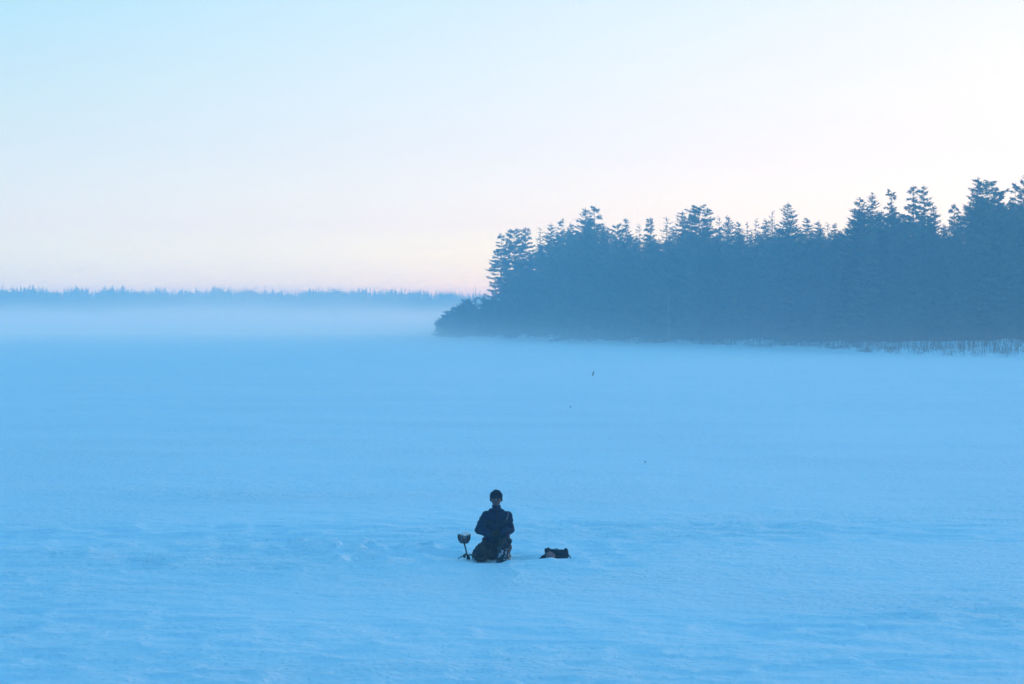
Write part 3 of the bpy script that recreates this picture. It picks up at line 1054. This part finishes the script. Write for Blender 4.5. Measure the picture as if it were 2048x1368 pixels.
# trousers
tb = [((0.05, 0.22, 0.31), (0.225, 0.18, 0.12)), (HIP_R, 0.120, KNEE_R, 0.112), (KNEE_R, 0.116, (KNEE_R[0] + 0.03, KNEE_R[1] + 0.06, 0.085), 0.10), (KNEE_R, 0.095, ANK_R, 0.075),
      ((-0.13, 0.02, 0.16), 0.12, (-0.02, 0.12, 0.14), 0.12), (HIP_L, 0.125, KNEE_L, 0.102), (KNEE_L, 0.102, (0.165, -0.26, 0.20), 0.098), ((0.18, -0.02, 0.28), 0.11, (0.18, 0.12, 0.22), 0.11),
      ((0.05, 0.15, 0.18), 0.10, (0.16, 0.22, 0.16), 0.10)]
trousers = fuse('trousers', tb, M['trousers'], 0.011, angler, 3, 0.030, 0.11, 5)

# boots: the planted one in front, crusted with snow, and the folded one behind
bb = [((0.160, -0.262, 0.20), 0.116, (0.158, -0.275, 0.06), 0.124), ((0.155, -0.27, 0.045), 0.112, (0.150, -0.42, 0.030), 0.105), ((0.150, -0.40, 0.05), (0.122, 0.12, 0.075))]
boot = fuse('boot', bb, M['boot'], 0.010, angler, 3, 0.018, 0.06, 3)
boot['label'] = 'high dark boot planted in front, streaked with snow'
sole = fuse('sole', [((0.155, -0.24, -0.005), 0.030, (0.150, -0.44, -0.008), 0.030), ((0.230, -0.26, -0.005), 0.030, (0.235, -0.46, -0.008), 0.028), ((0.085, -0.26, -0.005), 0.030, (0.070, -0.46, -0.008), 0.028)], M['trim'], 0.010, boot, 2)
for k, (a, z, yy) in enumerate([(-0.55, 0.17, -0.355), (-0.15, 0.215, -0.365), (0.35, 0.20, -0.36), (0.75, 0.15, -0.34), (0.15, 0.13, -0.385), (-0.35, 0.09, -0.40), (0.5, 0.08, -0.44)]):
    c = (0.155 + 0.12 * math.sin(a), yy - 0.03, z)
    fuse('snow_clump', [(c, 0.010, (c[0] + 0.012 - 0.02 * math.sin(a * 3 + k), c[1] - 0.006, c[2] - 0.055), 0.007), (Vector(c) + Vector((0.012, 0, 0.01)), (0.012, 0.008, 0.010))], M['clump'], 0.005, boot, 2, 0.01, 0.02, k)
fuse('boot', [(ANK_R, 0.085, (-0.07, 0.46, 0.08), 0.075), ((-0.07, 0.46, 0.10), 0.065, (-0.06, 0.50, 0.02), 0.055)], M['boot'], 0.012, angler, 3, 0.01, 0.06, 6)
for k, (x, y, r) in enumerate([(-0.165, -0.205, 0.010), (-0.215, -0.205, 0.009)]):
    fuse('snow_clump', [((x, y, 0.01), (r, r * .8, r * 1.3)), ((x + r, y + .01, -0.01), (r * 1.3, r, r))], M['clump'], 0.006, trousers, 2, 0.012, 0.02, k + 20)


# gloved hands folded in front, each with a palm, four unequal fingers and a thumb
def glove(wr, centre, side, other):
    w, c = Vector(wr), Vector(centre)
    d = (c - w).normalized()
    up = Vector((0, 0, 1))
    across = d.cross(up).normalized() * side
    bl = [(w, 0.036, c - d * 0.03, 0.036), (c - d * 0.02 + up * 0.022, 0.021, c - d * 0.02 - up * 0.026, 0.019)]
    for k, (dz, ln) in enumerate([(0.034, 0.062), (0.012, 0.072), (-0.010, 0.066), (-0.031, 0.050)]):
        b = c + up * dz
        k1 = b + d * ln * 0.55 + across * 0.006
        k2 = k1 + (d * 0.35 - Vector((0, 1, 0)) * -0.75).normalized() * ln * 0.45
        bl += [(b, 0.0105, k1, 0.0098), (k1, 0.0098, k2, 0.0085)]
    tb0 = c - d * 0.035 + up * 0.030
    tb1 = tb0 + d * 0.030 + up * 0.030 - Vector((0, 0.012, 0))
    tb2 = tb1 + d * 0.030 + up * 0.002
    bl += [(tb0, 0.014, tb1, 0.012), (tb1, 0.012, tb2, 0.010)]
    return fuse('glove', bl, M['glove'], 0.0055, angler, 2)


glove((-0.060, -0.125, 0.472), (0.000, -0.180, 0.470), 1, None)
glove((0.115, -0.140, 0.508), (0.052, -0.195, 0.505), -1, None)

# ------------------------------------------------------------------ scoop, rod and odds and ends beside the angler
M['scoop'] = principled('scoop_metal', (0.08, 0.105, 0.14), 0.55, 0.4, ((0.018, 0.028, 0.045), 22.0, 0.42, 0.60), (40.0, 0.3, 0.004))
M['handle'] = principled('handle_paint', (0.022, 0.030, 0.045), 0.7, 0.3, ((0.05, 0.055, 0.065), 30.0, 0.4, 0.6))
sz = ground_z(SCOOP_X, SCOOP_Y)
scoop = empty('ice_scoop', (SCOOP_X, SCOOP_Y, sz))
tag(scoop, 'dark bowl-shaped ice scoop heaped with snow, stuck upright in the snow by its handle', 'ice scoop')
TOP = Vector(((928.5 - 936) * PX, 0.0, 0.27))
t = Tris()
t.tube([V(0.002, 0, -0.15), V(0, 0, 0.0), TOP * 0.5 + V(0.0, 0, 0), TOP], [0.019, 0.018, 0.0125, 0.015], 10)
handle = link('handle', t.mesh('scoop_handle', M['handle'], True), scoop)
t = Tris()
t.tube([V(0.006, -0.004, -0.02), V(0.005, -0.004, 0.01), V(0.003, -0.003, 0.05), V(0.000, -0.002, 0.075)], [0.034, 0.033, 0.026, 0.018], 10)
link('grip', t.mesh('scoop_grip', M['trim'], True), scoop)
t = Tris()
prof = [(0.012, 0.0), (0.042, 0.006), (0.070, 0.028), (0.088, 0.062), (0.097, 0.105), (0.101, 0.145), (0.094, 0.144), (0.090, 0.105), (0.080, 0.064), (0.063, 0.034), (0.037, 0.016), (0.006, 0.012)]
SEG = 36
rows = []
for r, z in prof:
    row = []
    for k in range(SEG):
        a = 2 * math.pi * k / SEG
        scal = 1 + 0.045 * math.cos(9 * a) * (z / 0.135)
        lift = 0.012 * math.cos(9 * a) * (z / 0.135) ** 2 + 0.012 * math.sin(a * 2 + 1) * (z / 0.135)
        row.append(TOP + V(r * scal * math.cos(a), r * scal * math.sin(a), z - 0.012 + lift))
    rows.append(row)
for a, b in zip(rows[:-1], rows[1:]):
    for k in range(SEG):
        k2 = (k + 1) % SEG
        t.quad(a[k], a[k2], b[k2], b[k])
t.f.append(tuple(range(len(t.v), len(t.v) + SEG)))
t.v += rows[0]
bowl = link('bowl', t.mesh('scoop_bowl', M['scoop'], True), scoop)
for k in range(9):
    a = 2 * math.pi * (k + 0.5) / 9
    t = Tris()
    t.tube([TOP + V(r * math.cos(a), r * math.sin(a), z - 0.012) for r, z in ((0.047, 0.004), (0.077, 0.028), (0.095, 0.062), (0.103, 0.105), (0.104, 0.156))], [0.004, 0.006, 0.008, 0.009, 0.006], 5)
    link('rib', t.mesh('scoop_rib', M['trim'], True), bowl)
hp = [(TOP + V(0, 0, 0.095), (0.088, 0.088, 0.055)), (TOP + V(-0.028, -0.02, 0.150), (0.048, 0.048, 0.036)), (TOP + V(0.022, 0.0, 0.165), (0.034, 0.035, 0.030)), (TOP + V(0.062, 0.01, 0.145), (0.030, 0.03, 0.026)), (TOP + V(0.055, -0.015, 0.125), (0.026, 0.026, 0.022)), (TOP + V(-0.005, 0.03, 0.15), (0.028, 0.028, 0.022))]
fuse('heaped_snow', hp, M['fresh'], 0.007, scoop, 2, 0.03, 0.03, 12)


def at_px(px, py, z=None):
    x, y = px_ground(px, py)
    return V(x, y, ground_z(x, y) if z is None else z)


p0, p1 = at_px(912, 1122.5), at_px(931, 1121.5)
rod = empty('fishing_rod', p1)
tag(rod, 'short dark ice-fishing rod propped against the scoop, tip in the snow', 'fishing rod')
t = Tris()
a0, a1 = V(p0.x - p1.x - 0.01, p0.y - p1.y, -0.02), V(-0.005, -0.02, 0.075)
t.tube([a0, a0.lerp(a1, 0.5) + V(0, 0, 0.006), a1], [0.005, 0.0075, 0.009], 7)
link('blank', t.mesh('rod_blank', M['trim'], True), rod)
t = Tris()
t.tube([a0.lerp(a1, 0.78), a0.lerp(a1, 0.9), a1 + (a1 - a0) * 0.12], [0.012, 0.020, 0.016], 9)
grip = link('handle', t.mesh('rod_handle', M['handle'], True), rod)
t = Tris()
c = a0.lerp(a1, 0.92) + V(0, -0.014, -0.024)
t.tube([c + V(0, -0.012, 0), c + V(0, 0.012, 0)], [0.022, 0.022], 14)
link('reel', t.mesh('rod_reel', M['trim'], True), rod)

lp = at_px(940.5, 1121)
t = Tris()
pts = [V(0.045 * math.cos(a) - 0.002, 0.01 * math.sin(3 * a), 0.012 + 0.058 * math.sin(a)) for a in np.linspace(-0.4, 3.5, 13)]
t.tube(pts, [0.012] * 13, 7)
strap = link('strap', t.mesh('strap_loop', M['trim'], True))
strap.location = lp
tag(strap, 'dark strap loop rising from the snow between the scoop and the knee', 'strap')
rg = at_px(950, 1122)
t = Tris()
pts = [V(0.030 * math.cos(a), -0.006, 0.018 + 0.030 * math.sin(a)) for a in np.linspace(0, 6.1, 18)]
t.tube(pts, [0.009] * 18, 6)
ringo = empty('line_spool', rg)
tag(ringo, 'small snow-caked line spool lying beside the left knee', 'line spool')
link('rim', t.mesh('spool_rim', M['clump'], True), ringo)
t = Tris()
t.tube([V(0, -0.012, 0.018), V(0, 0.016, 0.018)], [0.016, 0.016], 10)
link('hub', t.mesh('spool_hub', M['trim'], True), ringo)

# ------------------------------------------------------------------ backpack lying in its hollow
M['pack'] = principled('pack_canvas', (0.010, 0.016, 0.030), 0.8, 0.2, ((0.018, 0.026, 0.042), 9.0, 0.4, 0.65), (60.0, 0.4, 0.006))
M['pouch'] = principled('pouch_cloth', (0.24, 0.13, 0.14), 0.85, 0.2, ((0.13, 0.08, 0.10), 22.0, 0.45, 0.62), (50.0, 0.4, 0.006))
bz = ground_z(BAG_X, BAG_Y) + 0.095
pack = empty('backpack', (BAG_X, BAG_Y, bz))
tag(pack, 'small dark backpack sunk in the snow to the right of the person', 'backpack')
w = 0.195
pb = [((-w + .05, 0.0, 0.02), 0.060, (w - .05, 0.0, 0.02), 0.060), ((-w + .045, 0.01, 0.10), 0.058, (w - .045, 0.01, 0.095), 0.058), ((-w + .06, 0.11, 0.05), 0.066, (w - .06, 0.11, 0.05), 0.066),
      ((-w + .030, 0.0, 0.10), 0.040, (-w + .030, 0.0, 0.150), 0.026), ((-w + .055, 0.02, 0.13), 0.035, (-w + .065, 0.02, 0.172), 0.018), ((w - .030, 0.0, 0.09), 0.042, (w - .040, 0.0, 0.150), 0.026),
      ((-0.10, 0.02, 0.135), 0.026, (0.08, 0.02, 0.125), 0.026)]
bagb = fuse('bag', pb, M['pack'], 0.009, pack, 3, 0.016, 0.08, 14)
fuse('side_flap', [((-w - 0.01, -0.01, 0.045), 0.030, (-w - 0.075, -0.03, 0.000), 0.018), ((-w + 0.01, -0.02, 0.02), 0.035, (-w - 0.05, -0.03, 0.0), 0.025)], M['pack'], 0.007, pack, 3, 0.012, 0.05, 15)
pouch = fuse('front_pouch', [((-0.105, -0.075, 0.062), (0.076, 0.045, 0.062)), ((-0.105, -0.085, 0.045), (0.068, 0.045, 0.055))], M['pouch'], 0.007, pack, 3, 0.018, 0.05, 16)
pouch['label'] = 'round pinkish grey pouch on the front of the backpack'
fuse('loop', [((-0.030, -0.085, 0.062), 0.012, (-0.020, -0.085, 0.040), 0.012)], M['pouch'], 0.005, pouch, 2)
t = Tris()
pts = [V(w - 0.01, -0.02, 0.075), V(w + 0.015, -0.03, 0.055), V(w + 0.035, -0.035, 0.025), V(w + 0.045, -0.04, -0.02)]
t.tube(pts, [0.009, 0.009, 0.009, 0.008], 6)
link('shoulder_strap', t.mesh('pack_strap', M['trim'], True), pack)
t = Tris()
t.tube([V(-0.03, 0.0, 0.15), V(-0.02, 0.0, 0.166), V(0.02, 0.0, 0.166), V(0.03, 0.0, 0.148)], [0.006] * 4, 6)
link('carry_handle', t.mesh('pack_handle', M['trim'], True), pack)

# ------------------------------------------------------------------ bits of twig frozen into the ice
for k, (px, py, h, lean, lab) in enumerate([(1185, 750, 0.30, 0.35, 'dark twig on the open snow nearest the wooded shore'),
                                            (1142, 815.5, 0.07, -0.9, 'small dark twig lying on the snow halfway to the shore'),
                                            (1291, 926, 0.05, -0.4, 'tiny dark stub in the snow right of and behind the person'),
                                            (1226, 870, 0.025, 0.8, 'tiny dark speck of bark on the snow right of the midline'),
                                            (1079, 878, 0.022, 0.5, 'tiny dark speck of bark on the snow above the person')]):
    p = at_px(px, py)
    t = Tris()
    r = 0.042 * h / 0.3 + 0.003
    t.tube([V(0, 0, -0.05), V(lean * h * .4, 0, h * .5), V(lean * h, 0.02, h)], [r, r * 1.2, r * 0.7], 6)
    t.tube([V(lean * h * .4, 0, h * .5), V(lean * h * .4 + h * .25, 0.02, h * .75)], [r * .6, r * .3], 5)
    o = link('twig', t.mesh('twig', M['bark'], True))
    o.location = p
    tag(o, lab, 'twig', 'bits of wood on the open snow')

# ------------------------------------------------------------------ air: even haze round everything, and the mist lying on the far ice
def box_mesh(name, x0, x1, y0, y1, z0, z1, mat):
    v = [(x, y, z) for z in (z0, z1) for y in (y0, y1) for x in (x0, x1)]
    f = [(0, 2, 3, 1), (4, 5, 7, 6), (0, 1, 5, 4), (1, 3, 7, 5), (3, 2, 6, 7), (2, 0, 4, 6)]
    return new_mesh(name, v, f, [mat])


HAZE_DENSITY = 0.00152
hm = bpy.data.materials.new('haze')
hm.use_nodes = True
ht = hm.node_tree
ht.nodes.remove(ht.nodes['Principled BSDF'])
pv = N(ht, 'ShaderNodeVolumePrincipled')
pv.inputs['Color'].default_value = (0.34, 0.74, 1.0, 1)
pv.inputs['Absorption Color'].default_value = (1, 1, 1, 1)
pv.inputs['Density'].default_value = HAZE_DENSITY
pv.inputs['Anisotropy'].default_value = 0.2
ht.links.new(pv.outputs[0], ht.nodes['Material Output'].inputs['Volume'])
haze = link('haze', box_mesh('haze', -1620, 1620, -120, 2420, -1.5, 26.0, hm))
tag(haze, 'thin blue winter haze filling the air over the lake', 'haze', kind='stuff')

mm = bpy.data.materials.new('mist')
mm.use_nodes = True
mt = mm.node_tree
mt.nodes.remove(mt.nodes['Principled BSDF'])
mv = N(mt, 'ShaderNodeVolumePrincipled')
mv.inputs['Color'].default_value = (0.97, 0.98, 1.0, 1)
mv.inputs['Absorption Color'].default_value = (1, 1, 1, 1)
mv.inputs['Anisotropy'].default_value = 0.85
mtc = N(mt, 'ShaderNodeTexCoord')
msep = N(mt, 'ShaderNodeSeparateXYZ')
mt.links.new(mtc.outputs['Object'], msep.inputs[0])
mno = N(mt, 'ShaderNodeTexNoise')
mmap = N(mt, 'ShaderNodeMapping')
mmap.inputs['Scale'].default_value = (0.017, 0.005, 0.05)
mt.links.new(mtc.outputs['Object'], mmap.inputs[0])
mt.links.new(mmap.outputs[0], mno.inputs['Vector'])
mno.inputs['Scale'].default_value = 1.0
mno.inputs['Detail'].default_value = 2.0
# local thickness of the layer 2..7 m, density falls off smoothly with height
thick = N(mt, 'ShaderNodeMapRange')
mt.links.new(mno.outputs['Fac'], thick.inputs['Value'])
thick.inputs['From Min'].default_value = 0.40
thick.inputs['From Max'].default_value = 0.63
thick.inputs['To Min'].default_value = 1.1
thick.inputs['To Max'].default_value = 2.6
# the bank swells where it drifts round the point
swell = math_node(mt, 'DIVIDE', math_node(mt, 'ADD', msep.outputs['X'], 55.0), 55.0)
swell = math_node(mt, 'DIVIDE', 0.6, math_node(mt, 'ADD', math_node(mt, 'MULTIPLY', swell, swell), 1.0))
depth = math_node(mt, 'ADD', thick.outputs[0], swell)
fall = math_node(mt, 'POWER', 2.718, math_node(mt, 'MULTIPLY', math_node(mt, 'DIVIDE', msep.outputs['Z'], depth), -1.0))
near_edge = N(mt, 'ShaderNodeMapRange', interpolation_type='SMOOTHSTEP')
mt.links.new(msep.outputs['Y'], near_edge.inputs['Value'])
near_edge.inputs['From Min'].default_value = 500.0
near_edge.inputs['From Max'].default_value = 720.0
thin = N(mt, 'ShaderNodeMapRange', interpolation_type='SMOOTHSTEP')
mt.links.new(msep.outputs['Y'], thin.inputs['Value'])
thin.inputs['From Min'].default_value = 60.0
thin.inputs['From Max'].default_value = 500.0
thin.inputs['To Max'].default_value = 0.12
body_ = math_node(mt, 'ADD', near_edge.outputs[0], thin.outputs[0])
dens = math_node(mt, 'MULTIPLY', math_node(mt, 'MULTIPLY', fall, body_), 0.062)
mt.links.new(dens, mv.inputs['Density'])
mt.links.new(mv.outputs[0], mt.nodes['Material Output'].inputs['Volume'])
mist = link('mist_bank', box_mesh('mist_bank', -520, 520, 55, 1125, -0.4, 20.0, mm))
tag(mist, 'pale mist bank lying on the ice before the far forest', 'mist', kind='stuff')
